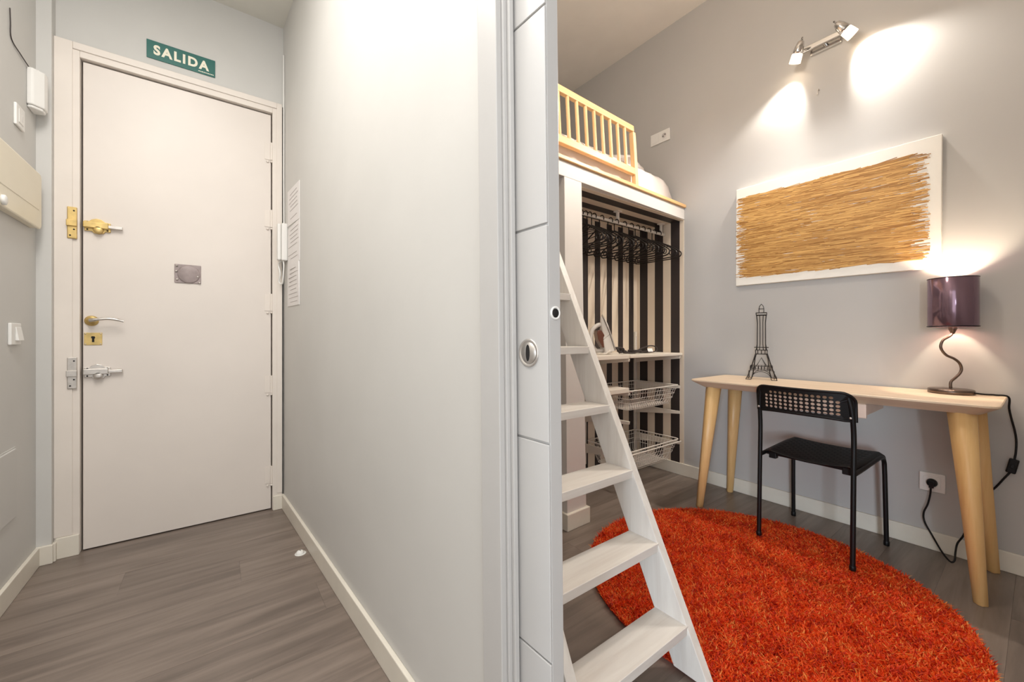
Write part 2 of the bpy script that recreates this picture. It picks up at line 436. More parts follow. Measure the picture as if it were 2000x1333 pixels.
# small room
struct('wall_right', G().box(2.70, 2.82, -1.3, 2.86, 0, 3.34), 'wall_room')
struct('wall_near_room', G().box(0.56, 2.70, -1.12, -1.0, 0, 3.34), 'wall_room')
struct('wall_loft_back', G().box(0.42, 2.82, 2.74, 2.86, 1.80, 3.34), 'wall_room')
struct('ceiling', G().box(0.36, 2.82, -1.3, 2.86, 3.30, 3.37), 'ceil_room')
struct('baseboard_right', G().box(2.688, 2.70, -1.3, 1.94, 0, 0.085), 'base', 0.003)
struct('wall_niche_back', G().box(0.55, 2.70, 1.944, 2.02, 0, 1.84), 'stripe_x', label='black and cream striped back of the closet niche')
g = G().box(2.696, 2.6995, 1.549, 1.944, 0.085, 1.836).box(1.60, 2.6995, 1.549, 1.944, 1.832, 1.836)
struct('wall_niche_side', g, 'stripe_y', label='black and cream striped side and top of the closet niche')

# ================================================================== HALL THINGS
s = thing('exit_sign', 'green SALIDA exit sign with cream letters above the entrance door', 'sign', (-0.132, 2.681, 2.393))
obj('sign_board', G().box(-0.137, 0.137, -0.004, 0, 0, 0.0905), 'green', s, 0.001)
def text_mesh(body, size, off, ext):
    cu = bpy.data.curves.new('txt', 'FONT'); cu.body = body; cu.size = size; cu.offset = off; cu.extrude = ext
    cu.align_x = 'CENTER'; cu.align_y = 'CENTER'; cu.space_character = 1.28; cu.resolution_u = 4
    o = bpy.data.objects.new('txt', cu); COL.objects.link(o)
    bpy.context.view_layer.update()
    me = bpy.data.meshes.new_from_object(o); bpy.data.objects.remove(o); return me
me = text_mesh('SALIDA', 0.071, 0.0030, 0.0004)
xs = [v.co.x for v in me.vertices]; ys = [v.co.y for v in me.vertices]
kx = 0.222 / (max(xs) - min(xs)); ky = 0.050 / (max(ys) - min(ys)); mx_ = (max(xs) + min(xs)) / 2; my_ = (max(ys) + min(ys)) / 2
for v in me.vertices: v.co = ((v.co.x - mx_) * kx, -0.0044 - v.co.z, (v.co.y - my_) * ky + 0.047)
obj('lettering', me, 'letter', s)
g = G(); x = 0.066
for wv in (0.006, 0.004, 0.007, 0.005, 0.004, 0.003, 0.007, 0.005, 0.006, 0.004):
    g.box(x, x + wv, -0.0046, -0.004, 0.0085, 0.0125); x += wv + 0.0015
obj('fine_print', g, 'letter', s)

s = thing('alarm_sounder', 'white wedge-shaped alarm box in the corner beside the door', 'alarm', (-0.62, 2.55, 1.95))
obj('housing', G().prism([(0, -0.036), (0.018, -0.040), (0.045, -0.012), (0.048, 0.012), (0.044, 0.036), (0, 0.05)], 0.012, 0.165, 2)
    .prism([(0, -0.030), (0.016, -0.034), (0.040, -0.010), (0.043, 0.010), (0.039, 0.032), (0, 0.045)], 0.0, 0.012, 2), 'white', s, 0.005)
obj('cable', G().tube(catmull([(0.003, -0.21, 0.29), (0.003, -0.205, 0.24), (0.003, -0.196, 0.182), (0.004, -0.11, 0.172), (0.006, -0.03, 0.166)], 5), 0.0018, 6), 'cable_dark', s)
obj('cable_tail', G().tube(catmull([(0.02, 0.0, 0.163), (0.022, 0.012, 0.18), (0.018, 0.03, 0.176), (0.01, 0.045, 0.16)], 5), 0.002, 6), 'white', s)
s = thing('blank_plate', 'white square blank wall plate below the alarm box', 'wall plate', (-0.62, 2.424, 1.822))
obj('cover', G().box(0, 0.009, -0.043, 0.043, 0, 0.085), 'white', s, 0.003)
obj('insert', G().box(0.009, 0.011, -0.024, 0.024, 0.016, 0.069), 'white', s, 0.002)
obj('slot', G().box(0.011, 0.0115, 0.008, 0.012, 0.028, 0.052), 'ink', s)
s = thing('breaker_panel', 'cream plastic fuse box cover on the left wall', 'fuse box', (-0.62, 2.34, 1.455))
obj('frame', G().prism(rrect(-0.235, 0.222, 0, 0.232, 0.016), 0, 0.018, 0), 'cream', s, 0.003)
obj('cover', G().prism(rrect(-0.235, 0.232, -0.002, 0.234, 0.022), 0.018, 0.030, 0), 'cream', s, 0.006)
obj('lid', G().prism(rrect(-0.20, 0.20, 0.075, 0.165, 0.008), 0.030, 0.0312, 0), 'cream', s, 0.001)
obj('knob', G().lathe([(0.018, 0.030), (0.018, 0.038), (0.012, 0.041), (0.002, 0.041)], (0, -0.170, 0.02), 16, 0), 'white', s)
s = thing('light_switch', 'white light switch below the fuse box', 'switch', (-0.62, 2.376, 0.967))
obj('cover', G().box(0, 0.010, -0.048, 0.048, 0, 0.083), 'white', s, 0.003)
obj('rocker', G().hexa([(0.010, -0.012, 0.016), (0.020, -0.012, 0.016), (0.020, 0.04, 0.016), (0.010, 0.04, 0.016),
                        (0.010, -0.012, 0.068), (0.012, -0.012, 0.068), (0.012, 0.04, 0.068), (0.010, 0.04, 0.068)]), 'white', s, 0.001)
s = thing('access_cover', 'wall-coloured flush access cover low on the left wall', 'wall cover', (-0.62, 2.28, 0.30))
obj('cover', G().prism(rrect(-0.14, 0.118, 0, 0.265, 0.012), 0, 0.006, 0), 'wall_hall', s, 0.003)
obj('rim', G().prism(rrect(-0.146, 0.124, -0.006, 0.271, 0.014), 0, 0.003, 0), 'wall_hall', s)

s = thing('intercom', 'white intercom handset hanging in the corner by the door hinges', 'intercom', pm(0, 2.60, 1.425))
s.rotation_euler = (0, 0, math.atan(0.0614))
obj('body', G().box(-0.030, 0, -0.045, 0.035, 0, 0.21), 'white', s, 0.006)
obj('handset', G().box(-0.048, -0.030, -0.03, 0.008, 0.002, 0.208), 'white', s, 0.007)
obj('cord', G().tube(catmull([(-0.03, -0.01, 0.0), (-0.036, 0.015, -0.02), (-0.03, 0.0, -0.07), (-0.034, 0.012, -0.115), (-0.022, -0.006, -0.128), (-0.02, -0.02, -0.10), (-0.018, -0.03, -0.03), (-0.02, -0.028, 0.0)], 6), 0.0042, 6), 'white', s)
obj('supply_cable', G().tube([(-0.006, 0.03, 0.21), (-0.006, 0.036, 0.5), (-0.006, 0.034, 0.80), (-0.006, 0.036, 1.2)], 0.004, 6), 'white', s)

for k, (z0, hh, s0, s1, lab) in enumerate(((1.602, 0.195, 2.275, 2.55, 'topmost of the three paper sheets taped to the partition'),
        (1.388, 0.212, 2.272, 2.545, 'middle of the three paper sheets taped to the partition'),
        (1.162, 0.224, 2.278, 2.55, 'lowest of the three paper sheets taped to the partition'))):
    p = thing('paper_sheet', lab, 'paper', pm(0, (s0 + s1) / 2, z0), math.atan(0.0614), 'paper notices on the partition')
    w = (s1 - s0) / 2
    sk = [0.012, -0.004, 0.004][k]
    obj('sheet', G().hexa([(-0.003, -w, 0), (-0.0005, -w, 0), (-0.0005, w, sk), (-0.003, w, sk), (-0.003 - 0.004 * (k == 2), -w, hh), (-0.0005, -w, hh), (-0.0005, w, hh + sk), (-0.003, w, hh + sk)]), 'paper', p)
    g = G(); zz = hh - 0.025; rr = random.Random(k)
    while zz > 0.02:
        a = -w + 0.02 + rr.random() * 0.04; b = w - 0.02 - rr.random() * 0.06
        if rr.random() < 0.8: g.box(-0.0042 - 0.004 * (k == 2) * (zz / hh), -0.0028, a, b, zz, zz + 0.0022)
        zz -= 0.022
    obj('writing', g, 'ink', p)

s = thing('door_stop', 'small white floor door stop beside the partition baseboard', 'door stop', (0.3165, 2.049, 0.0))
obj('cap', G().lathe([(0.017, 0), (0.017, 0.004), (0.013, 0.012), (0.006, 0.015), (0.001, 0.0155)], (0, 0, 0), 20), 'white', s)
obj('flange', G().lathe([(0.024, 0), (0.024, 0.0012), (0.018, 0.002), (0.002, 0.002)], (0.002, 0, 0), 20), 'white', s)
obj('screw_slot', G().box(-0.001, 0.0015, -0.006, 0.004, 0.012, 0.0162), 'hole', s)

# ================================================================== LADDER
Rl, Ro = 1.10, 1.13
lad = thing('loft_ladder', 'white-washed wooden ladder leaning on the loft behind the sliding door', 'ladder', (0.885, 0.58, 0))
f0 = shift(0.885, 0.58, 0)
def ly(z): return 0.623 + 0.472 * (z - 0.156)       # front edge of the uprights at height z
DEP = 0.108
for a, b in ((Rl, Ro), (0.64, 0.67)):
    zb = 0.014 if a > 1 else 0.0
    yf = 1.466 if a > 1 else 1.452                       # plane of the loft edge it rests on
    poly = [(ly(zb), zb), (ly(zb) + DEP, zb), (yf, 0.156 + (yf - DEP - 0.623) / 0.472), (yf, 1.946), (ly(1.90), 1.90)]
    g = G().prism(poly, a, b, 0, f0)
    obj('stringer', g, 'lad_v', lad, 0.0015)
z = 0.156
while z < 1.80:
    obj('tread', G().box(0.67, Rl + 0.006, ly(z) - 0.002, min(ly(z) + DEP - 0.003, 1.45), z - 0.026, z, f0), 'lad', lad, 0.0015)
    z += 0.2015

# ================================================================== LOFT
lo = thing('loft_platform', 'white loft bed platform with pine front edge above the striped closet', 'loft bed', (2.0, 1.54, 0))
f1 = lambda a, b, c: shift(2.0, 1.54, 0)(*lm(a, b, c))
obj('beam', G().box(0.60, 2.699, 1.545, 1.59, 1.836, 1.916, f1), 'loft', lo, 0.002)
obj('platform', G().box(0.60, 2.699, 1.59, 2.735, 1.842, 1.936, f1), 'loft', lo)
obj('front_edge', G().box(0.60, 2.699, 1.531, 1.60, 1.917, 1.938, f1), 'pine', lo, 0.003)
g = G().hexa([(1.455, 1.512, 0), (1.603, 1.512, 0), (1.603, 1.96, 0), (1.455, 1.96, 0),
              (1.465, 1.545, 1.836), (1.600, 1.545, 1.836), (1.600, 1.96, 1.836), (1.465, 1.96, 1.836)], f1)
obj('pillar', g, 'loft', lo, 0.002)
pb = obj('pillar_baseboard', G().box(1.442, 1.617, 1.498, 1.96, 0, 0.086, f1), 'base', lo, 0.003)

gr = thing('guard_rail', 'pine bed guard rail with round bars along the loft edge', 'guard rail', (1.70, 1.555, 1.938))
def rm(x, y, z):
    X, Y, Z = lm(x, y, z); return (X - 1.70, Y + 0.07 * (z - 1.938) - 1.555 - 0.035 * 0, Z - 1.938)
def rmap(x, y, z): return rm(x, y, z)
obj('top_rail', G().box(1.24, 2.150, 1.562, 1.590, 2.306, 2.345, rmap), 'pine', gr, 0.004)
obj('bottom_rail', G().box(1.24, 2.150, 1.560, 1.588, 2.020, 2.064, rmap), 'pine', gr, 0.004)
for x in (1.252, 2.128): obj('post', G().box(x, x + 0.030, 1.558, 1.590, 1.939, 2.30, rmap), 'pine_v', gr, 0.003)
x = 1.530 - 3 * 0.0738
while x < 2.10:
    obj('spindle', G().tube([rmap(x + 0.012, 1.575, 2.05), rmap(x + 0.012, 1.575, 2.312)], 0.0105, 10), 'pine_v', gr)
    x += 0.0738
# mattress with draped cover
def pillow_mesh(sx, sy, sz, n=14, wob=0.0, seed=1, p=4.0, flat=False):
    rr = random.Random(seed); g = G(); vs = []; fs = []
    ph = [rr.random() * 6 for _ in range(6)]
    for sgn in (1, -1):
        for j in range(n + 1):
            for i in range(n + 1):
                u, v = 2 * i / n - 1, 2 * j / n - 1
                h = (max(0, 1 - abs(u) ** p) * max(0, 1 - abs(v) ** p)) ** 0.5
                w = wob * (math.sin(7 * u + ph[0] + 2 * v) + math.sin(9 * v + ph[1]) + math.sin(13 * (u + v) + ph[2])) * h
                vs.append((u * sx, v * sy, sgn * (h * sz + w)))
    k = (n + 1) ** 2
    for s_ in (0, 1):
        for j in range(n):
            for i in range(n):
                a = s_ * k + j * (n + 1) + i
                q = (a, a + 1, a + n + 2, a + n + 1); fs.append(q if s_ == 0 else q[::-1])
    return g.add(vs, fs, True)
mt = thing('mattress', 'white covered mattress on the loft behind the guard rail', 'mattress', (1.72, 2.10, 1.94))
g = G(); nx, ny = 60, 6
prof = [(0.0, 0.0), (0.012, 0.05), (0.010, 0.10), (0.022, 0.145), (0.05, 0.172), (0.11, 0.183), (0.6, 0.186), (1.0, 0.185), (1.02, 0.1), (1.02, 0.0)]
vs = []
for i in range(nx + 1):
    u = i / nx; X = 0.74 + (2.655 - 0.74) * u
    e1 = min(1, (2.655 - X) / 0.10); e1 = math.sqrt(max(0, 1 - (1 - e1) ** 2))
    for (d, h) in prof:
        wv = 0.006 * math.sin(X * 34) * (h < 0.16) + 0.004 * math.sin(X * 61 + 1) * (h < 0.18)
        hh = h * (0.45 + 0.55 * e1) if X > 2.5 else h
        X2, Y2, Z2 = lm(X, 1.604 + d + wv * 0.8, 1.94 + hh * 1.12)
        vs.append((X2 - 1.72, Y2 - 2.10, Z2 - 1.94))
k = len(prof); fs = []
for i in range(nx):
    for j in range(k - 1): fs.append((i * k + j, (i + 1) * k + j, (i + 1) * k + j + 1, i * k + j + 1))
fs += [tuple(range(k)), tuple(nx * k + j for j in range(k))[::-1]]
g.add(vs, fs, True)
obj('cover', g, 'linen', mt)
pw = thing('pillow', 'crumpled white pillow lying on the loft mattress', 'pillow', (2.38, 1.86, 2.200), 0.3)
o = obj('pillowcase', pillow_mesh(0.22, 0.16, 0.066, 16, 0.006, 3, 2.6), 'linen', pw); o.rotation_euler = (0.12, 0.05, 0)

# ================================================================== CLOSET NICHE
rl = thing('clothes_rail', 'white clothes rail under the top of the striped closet', 'clothes rail', (2.15, 1.70, 1.725))
obj('rod', G().tube([(-0.545, 0, 0.030), (0.54, 0, 0.030)], 0.0095, 12), 'wire_white', rl)
for x in (-0.5, 0.0, 0.5): obj('bracket', G().box(x - 0.01, x + 0.01, -0.006, 0.006, 0.03, 0.106).box(x - 0.02, x + 0.02, -0.02, 0.02, 0.1, 0.107), 'wire_white', rl)

def hanger(loc, label):
    h = thing('clothes_hanger', label, 'hanger', loc, 0, 'black hangers on the closet rail')
    hook = [(0, 0.019, -0.056), (0, 0.019, -0.02)] + [(0, 0.019 * math.cos(a), 0.022 * math.sin(a)) for a in [k * math.pi / 7 for k in range(0, 9)]]
    obj('hook', G().tube(hook, 0.0034, 6), 'wire_black', h)
    body = catmull([(0, 0.019, -0.052), (0, 0.05, -0.066), (0, 0.12, -0.106), (0, 0.185, -0.146), (0, 0.205, -0.166), (0, 0.200, -0.186), (0, 0.178, -0.196), (0, 0.08, -0.198),
                    (0, 0, -0.198), (0, -0.08, -0.198), (0, -0.140, -0.196), (0, -0.164, -0.186), (0, -0.170, -0.166), (0, -0.150, -0.146), (0, -0.09, -0.106), (0, -0.012, -0.066)], 4, True)
    obj('shoulder_frame', G().tube(body, 0.0042, 6, True), 'wire_black', h)
    for sg, yo in ((1, 0.018), (-1, 0.018)):
        g = G(); loop = [(0, yo + sg * (0.150 + 0.014 * math.cos(a)), -0.166 + 0.018 * math.sin(a)) for a in [k * math.pi / 5 for k in range(10)]]
        obj('notch_loop', g.tube(loop, 0.0034, 5, True), 'wire_black', h)
    g = G().tube([(0, 0.12, -0.108), (0, 0.05, -0.10), (0, -0.02, -0.10), (0, -0.09, -0.108)], 0.0026, 5)
    obj('brace', g, 'wire_black', h)
    return h
hx = [1.80, 1.838, 1.874, 1.916, 1.989, 2.074, 2.137, 2.220, 2.293, 2.364, 2.427, 2.496, 2.565, 2.623]
ordn = ['first', 'second', 'third', 'fourth', 'fifth', 'sixth', 'seventh', 'seventh', 'sixth', 'fifth', 'fourth', 'third', 'second', 'first']
h0 = None
for i, x in enumerate(hx):
    lab = 'black hanger, %s on the closet rail counted from the %s' % (ordn[i], 'white pillar' if i < 7 else 'desk wall end')
    L_ = (x, 1.70, 1.7525)
    if h0 is None: h0 = hanger(L_, lab); hh_ = h0
    else: hh_ = dup(h0, L_, lab)
    hh_.rotation_euler = (0, 0, math.radians(random.uniform(-4, 4)))

# shelf uprights, shelves, brackets and wire baskets
for k, (x, lab) in enumerate(((2.664, 'white slotted shelf upright in the closet corner at the desk wall'), (2.083, 'white slotted shelf upright in the middle of the closet'))):
    u = thing('shelf_upright', lab, 'shelf upright', (x, 1.944, 0.10), 0, 'closet shelf uprights')
    obj('channel', G().box(-0.013, 0.013, -0.016, 0, 0, 0.935), 'shelfw', u, 0.002)
    obj('slot_row', G().box(-0.004, 0.004, -0.0165, -0.0155, 0.02, 0.9), 'ink', u)
    for zz, full in ((0.846, 1), (0.634, 1), (0.452, 1), (0.235, 1)):
        b = obj('bracket', G().prism([(-0.016, zz - 0.10 - 0.055), (-0.05, zz - 0.10 - 0.045), (-0.385, zz - 0.10 - 0.006), (-0.388, zz - 0.10 + 0.012), (-0.016, zz - 0.10 + 0.012)], -0.006, 0.006, 0), 'shelfw', u, 0.001)
for x0, x1, z, th, lab in ((2.095, 2.692, 0.880, 0.019, 'white closet shelf holding the tangle of dark cables'),
                     (1.612, 2.080, 0.884, 0.026, 'white closet shelf holding the steam iron'),
                     (1.612, 2.080, 0.676, 0.030, 'white closet shelf behind the ladder, below the iron shelf')):
    sh = obj('closet_shelf', G().box(x0, x1, 1.556, 1.926, 0, th), 'shelfw', None, 0.003); sh.location = (0, 0, z - th)
    tag(sh, lab, 'shelf')

def basket(loc, label, dep):
    b = thing('wire_basket', label, 'basket', loc, 0, 'wire baskets in the closet')
    X0, X1, Y0, Y1 = -0.285, 0.283, -0.375, -0.01
    def ring(z, t):
        return [(p[0], p[1], z) for p in rrect(X0 + t, X1 - t, Y0 + t, Y1 - t, 0.03, 3)]
    obj('rim', G().tube(ring(0, 0), 0.0042, 6, True), 'wire_white', b)
    g = G()
    for zz in (-0.025, -0.055, -0.085): g.tube(ring(zz, -zz * 0.30), 0.0016, 5, True)
    g.tube(ring(-dep, dep * 0.34), 0.0022, 5, True)
    obj('side_ring', g, 'wire_white', b)
    g = G(); t = dep * 0.34
    for i in range(19):
        x = X0 + 0.03 + (X1 - X0 - 0.06) * i / 18; xb = x * (1 - t / 0.285)
        g.tube([(x, Y0, 0), (xb, Y0 + t * 0.8, -dep + 0.015), (xb, Y0 + t + 0.015, -dep), (xb, Y1 - t - 0.015, -dep), (xb, Y1 - t * 0.8, -dep + 0.015), (x, Y1, 0)], 0.0014, 4)
    obj('long_wire', g, 'wire_white', b)
    g = G()
    for i in range(13):
        y = Y0 + 0.03 + (Y1 - Y0 - 0.06) * i / 12; yc = (Y0 + Y1) / 2; yb = yc + (y - yc) * (1 - t / 0.18)
        g.tube([(X0, y, 0), (X0 + t * 0.8, yb, -dep + 0.015), (X0 + t + 0.015, yb, -dep), (X1 - t - 0.015, yb, -dep), (X1 - t * 0.8, yb, -dep + 0.015), (X1, y, 0)], 0.0014, 4)
    obj('cross_wire', g, 'wire_white', b)
    return b
basket((2.375, 1.934, 0.652), 'upper white wire basket in the closet, just below the cable shelf', 0.13)
bk = basket((2.375, 1.934, 0.268), 'lower white wire basket in the closet, just above the floor', 0.145)
obj('front_bar', G().tube([(-0.285, -0.385, -0.016), (0.285, -0.385, -0.016)], 0.0045, 6), 'wire_white', bk)

# steam iron standing on its heel
ir = thing('steam_iron', 'white steam iron standing on its heel with a brown water tank', 'iron', (2.03, 1.70, 0.893), math.radians(-122))
ir.rotation_euler = (math.radians(17), 0, math.radians(-122))
obj('soleplate', G().prism([(0.055, 0.0), (0.058, 0.02), (0.058, 0.10), (0.050, 0.16), (0.032, 0.21), (0.0, 0.243), (-0.032, 0.21), (-0.050, 0.16), (-0.058, 0.10), (-0.058, 0.02), (-0.055, 0.0)], 0.045, 0.052, 1), 'steel', ir, 0.001)
obj('body', G().hexa([(-0.052, -0.02, 0), (0.052, -0.02, 0), (0.056, 0.044, 0), (-0.056, 0.044, 0), (-0.045, -0.005, 0.09), (0.045, -0.005, 0.09), (0.052, 0.044, 0.11), (-0.052, 0.044, 0.11)])
    .hexa([(-0.045, -0.005, 0.09), (0.045, -0.005, 0.09), (0.052, 0.044, 0.11), (-0.052, 0.044, 0.11), (-0.006, 0.030, 0.225), (0.006, 0.030, 0.225), (0.008, 0.044, 0.236), (-0.008, 0.044, 0.236)]), 'iron_grey', ir, 0.008, 3)
obj('handle', G().tube(catmull([(0, -0.008, 0.02), (0, -0.055, 0.03), (0, -0.072, 0.07), (0, -0.066, 0.12), (0, -0.045, 0.165), (0, 0.0, 0.185), (0, 0.03, 0.18)], 5), 0.0145, 10), 'iron_grey', ir)
obj('water_tank', G().prism([(-0.02, 0.04), (0.01, 0.035), (0.018, 0.10), (0.004, 0.15), (-0.018, 0.158), (-0.03, 0.14), (-0.034, 0.10)], -0.042, 0.042, 0), 'iron_brown', ir, 0.006)
obj('dial', G().lathe([(0.017, 0), (0.017, 0.012), (0.012, 0.016), (0.002, 0.016)], (0, -0.082, 0.10), 14, 2), 'iron_grey', ir)
rr = random.Random(5)
cp = [(0.06 * math.cos(t) + 0.03 * math.sin(2.3 * t), -0.03 + 0.05 * math.sin(t), 0.006 + 0.006 * (k % 3)) for k, t in enumerate([i * 0.7 for i in range(26)])]
obj('cord', G().tube(catmull(cp, 3), 0.0045, 6), 'wire_white', ir)
cb = thing('cable_tangle', 'tangle of dark cables lying on the closet shelf beside the iron', 'cable', (2.30, 1.68, 0.881))
pts = []
for i in range(30):
    t = i * 0.9
    pts.append((-0.13 + 0.008 * i + 0.045 * math.cos(t), 0.04 * math.sin(t) + 0.01 * rr.uniform(-1, 1), 0.006 + rr.random() * 0.016))
obj('coil', G().tube(catmull(pts, 4), 0.0055, 6), 'cable_dark', cb)
pts = [(-0.16 + 0.03 * math.cos(t * 1.3), 0.02 * math.sin(t * 1.7), 0.008 + 0.035 * abs(math.sin(t))) for t in [k * 0.8 for k in range(16)]]
obj('bundle', G().tube(catmull(pts, 4), 0.006, 6), 'cable_dark', cb)
obj('loop', G().tube(catmull([(0.06, 0.0, 0.006), (0.12, -0.05, 0.008), (0.19, -0.05, 0.02), (0.215, -0.02, 0.045), (0.19, 0.01, 0.05), (0.12, 0.02, 0.035), (0.07, 0.02, 0.02)], 6), 0.0045, 6), 'cable_dark', cb)
obj('tag', G().hexa([(0.09, -0.05, 0.012), (0.13, -0.06, 0.012), (0.13, -0.058, 0.012), (0.09, -0.048, 0.012), (0.10, -0.035, 0.034), (0.14, -0.045, 0.034), (0.14, -0.043, 0.034), (0.10, -0.033, 0.034)]), 'paper', cb)

# ================================================================== DESK WALL THINGS
def socket(loc, label, gangs, plug=False):
    s = thing('wall_socket', label, 'socket', loc)
    w = 0.0425 if gangs == 1 else 0.08
    obj('plate', G().box(-0.011, 0, -w, w, 0, 0.086), 'white', s, 0.003)
    yc = 0.0 if gangs == 1 else -0.036
    rg = obj('insert', G().prism(rrect(yc - 0.028, yc + 0.028, 0.015, 0.071, 0.005), -0.0135, -0.011, 0), 'white', s, 0.001)
    obj('socket_ring', G().lathe([(0.0215, -0.0135), (0.0215, -0.0155), (0.0195, -0.0155), (0.0188, -0.0138)], (0, yc, 0.043), 24, 0), 'white', rg)
    obj('socket_well', G().lathe([(0.0188, -0.0136), (0.0185, -0.0140), (0.001, -0.0140)], (0, yc, 0.043), 24, 0), 'ink' if not plug else 'hole', rg)
    if not plug:
        obj('pin_hole', G().lathe([(0.0045, -0.0140), (0.0045, -0.0146), (0.0005, -0.0146)], (0, yc - 0.008, 0.048), 10, 0)
            .lathe([(0.0045, -0.0140), (0.0045, -0.0146), (0.0005, -0.0146)], (0, yc + 0.008, 0.038), 10, 0), 'hole', rg)
    if gangs == 2:
        obj('blank_insert', G().box(-0.0135, -0.011, 0.008, 0.064, 0.015, 0.071).box(-0.0142, -0.0135, 0.034, 0.0355, 0.017, 0.069), 'white', s, 0.001)
    return s
socket((2.70, 1.735, 2.455), 'white double wall socket high above the loft bed', 2)
socket((2.70, 0.315, 0.272), 'white wall socket under the desk with the lamp plug in it', 1, True)

art = thing('wall_art', 'white canvas of layered ochre strokes above the desk', 'painting', (2.70, 0.732, 1.318))
art.rotation_euler = (math.radians(0.35), 0, 0)
CW, CH, CT = 0.448, 0.612, 0.034
obj('canvas', G().box(-CT, -0.002, -CW, CW, 0, CH), 'canvas', art, 0.002)
rr = random.Random(11); g = G()
for i in range(2700):
    ln = rr.uniform(0.10, 0.24)
    yc = rr.uniform(-0.345 + ln / 2, 0.40 - ln / 2)
    if rr.random() < 0.30: yc = (rr.choice((-1, 1)) * (0.41 - ln / 2 + rr.uniform(-0.06, 0.022))) + 0.018
    zc = rr.uniform(0.048, 0.548); an = rr.gauss(0, 0.075); hw = rr.uniform(0.0014, 0.0024)
    zt = -CT - 0.0004 - 0.0016 * rr.random()
    dy, dz = math.cos(an) * ln / 2, math.sin(an) * ln / 2
    z0_, z1_ = zc - dz, zc + dz
    if min(z0_, z1_) < 0.043 or max(z0_, z1_) > 0.556: continue
    g.add([(zt, yc - dy, z0_ - hw), (zt, yc + dy, z1_ - hw), (zt, yc + dy, z1_ + hw), (zt, yc - dy, z0_ + hw),
           (-CT + 0.0003, yc - dy, z0_ - hw), (-CT + 0.0003, yc + dy, z1_ - hw), (-CT + 0.0003, yc + dy, z1_ + hw), (-CT + 0.0003, yc - dy, z0_ + hw)],
          [(0, 1, 2, 3), (0, 1, 5, 4), (1, 2, 6, 5), (2, 3, 7, 6), (3, 0, 4, 7)])
o = obj('strokes', g, 'gold', art); o['kind'] = 'stuff'
# let tone follow each stroke
o.data.attributes.new('tone', 'FLOAT', 'FACE')
vals = []
for i in range(len(g.f) // 5): vals += [rr.random()] * 5
o.data.attributes['tone'].data.foreach_set('value', vals)
nt = M['gold'].node_tree; P = nt.nodes['Principled BSDF']
at = nt.nodes.new('ShaderNodeAttribute'); at.attribute_name = 'tone'; rp = nt.nodes.new('ShaderNodeValToRGB')
rp.color_ramp.elements[0].color = lin((150, 100, 40)); rp.color_ramp.elements[1].color = lin((216, 168, 98))
nt.links.new(at.outputs['Fac'], rp.inputs['Fac']); nt.links.new(rp.outputs['Color'], P.inputs['Base Color'])

hk = obj('wall_hook', G().tube(catmull([(0, 0, 0.016), (-0.012, 0, 0.018), (-0.016, 0.002, 0.008), (-0.012, 0.004, -0.004), (-0.016, 0.006, -0.012)], 4), 0.0022, 6)
         .lathe([(0.004, 0), (0.004, -0.002), (0.001, -0.003)], (0, 0, 0.016), 8, 0), 'steel')
hk.location = (2.70, 0.752, 2.355); tag(hk, 'tiny metal hook in the wall below the spotlights', 'hook')

# twin spotlight on the wall
sp = thing('wall_spotlight', 'twin wall spotlight with frosted glass heads above the canvas', 'wall lamp', (2.70, 0.72, 2.60))
obj('back_plate', G().box(-0.018, 0, -0.07, 0.07, -0.026, 0.026), 'chrome', sp, 0.004)
obj('bar', G().box(-0.05, -0.034, -0.125, 0.125, -0.006, 0.02), 'chrome', sp, 0.003)
obj('bar_stud', G().tube([(-0.018, 0.0, 0.005), (-0.036, 0.0, 0.005)], 0.010, 12), 'chrome', sp)
HEADS = [((2.605, 0.825, 2.575), (2.70, 0.955, 2.395)), ((2.600, 0.612, 2.575), (2.70, 0.535, 2.455))]
for k, (p0, tg) in enumerate(HEADS):
    p0 = Vector(p0); d = (Vector(tg) - p0).normalized()
    if k == 1: d = Vector((0.42, -0.55, -0.72)).normalized()
    if k == 0: d = Vector((0.22, 0.34, -0.80)).normalized()
    q = d.to_track_quat('Z', 'Y').to_matrix()
    base = p0 - Vector((2.70, 0.72, 2.60))
    f = lambda x, y, z: tuple(base + q @ Vector((x, y, z)))
    hd = obj('lamp_head', G().lathe([(0.006, -0.062), (0.014, -0.058), (0.022, -0.035), (0.025, -0.012), (0.025, 0.0), (0.020, 0.0), (0.004, -0.02)], (0, 0, 0), 20, 2, f), 'chrome', sp)
    obj('glass_shade', G().lathe([(0.024, 0.0), (0.026, 0.004), (0.028, 0.045), (0.0262, 0.046), (0.0242, 0.006), (0.02, 0.002)], (0, 0, 0), 20, 2, f), 'glow', hd)
    obj('bulb', G().lathe([(0.008, 0.0), (0.018, 0.012), (0.020, 0.022), (0.014, 0.024), (0.002, 0.024)], (0, 0, 0), 16, 2, f), 'bulb', hd)
    obj('stem', G().tube([f(0, 0, -0.058), f(0, 0, -0.075), tuple(Vector((-0.042, base.y * 0.95, 0.008)))], 0.004, 8), 'chrome', hd)
    light('spot_beam_%d' % k, 'SPOT', tuple(p0 + d * 0.055), [11, 14][k], (1.0, 0.94, 0.86), target=tuple(p0 + d),
          spot_size=math.radians([74, 96][k]), spot_blend=0.75, shadow_soft_size=0.02)
    # light leaving the frosted glass into the room
    light('glass_glow_%d' % k, 'SPOT', tuple(p0 + d * 0.02 + Vector((-0.035, 0, -0.02))), 25, (1.0, 0.93, 0.84), target=tuple(p0 + Vector((-0.8, 0.1, -0.75))),
          spot_size=math.radians(140), spot_blend=0.5, shadow_soft_size=0.03)

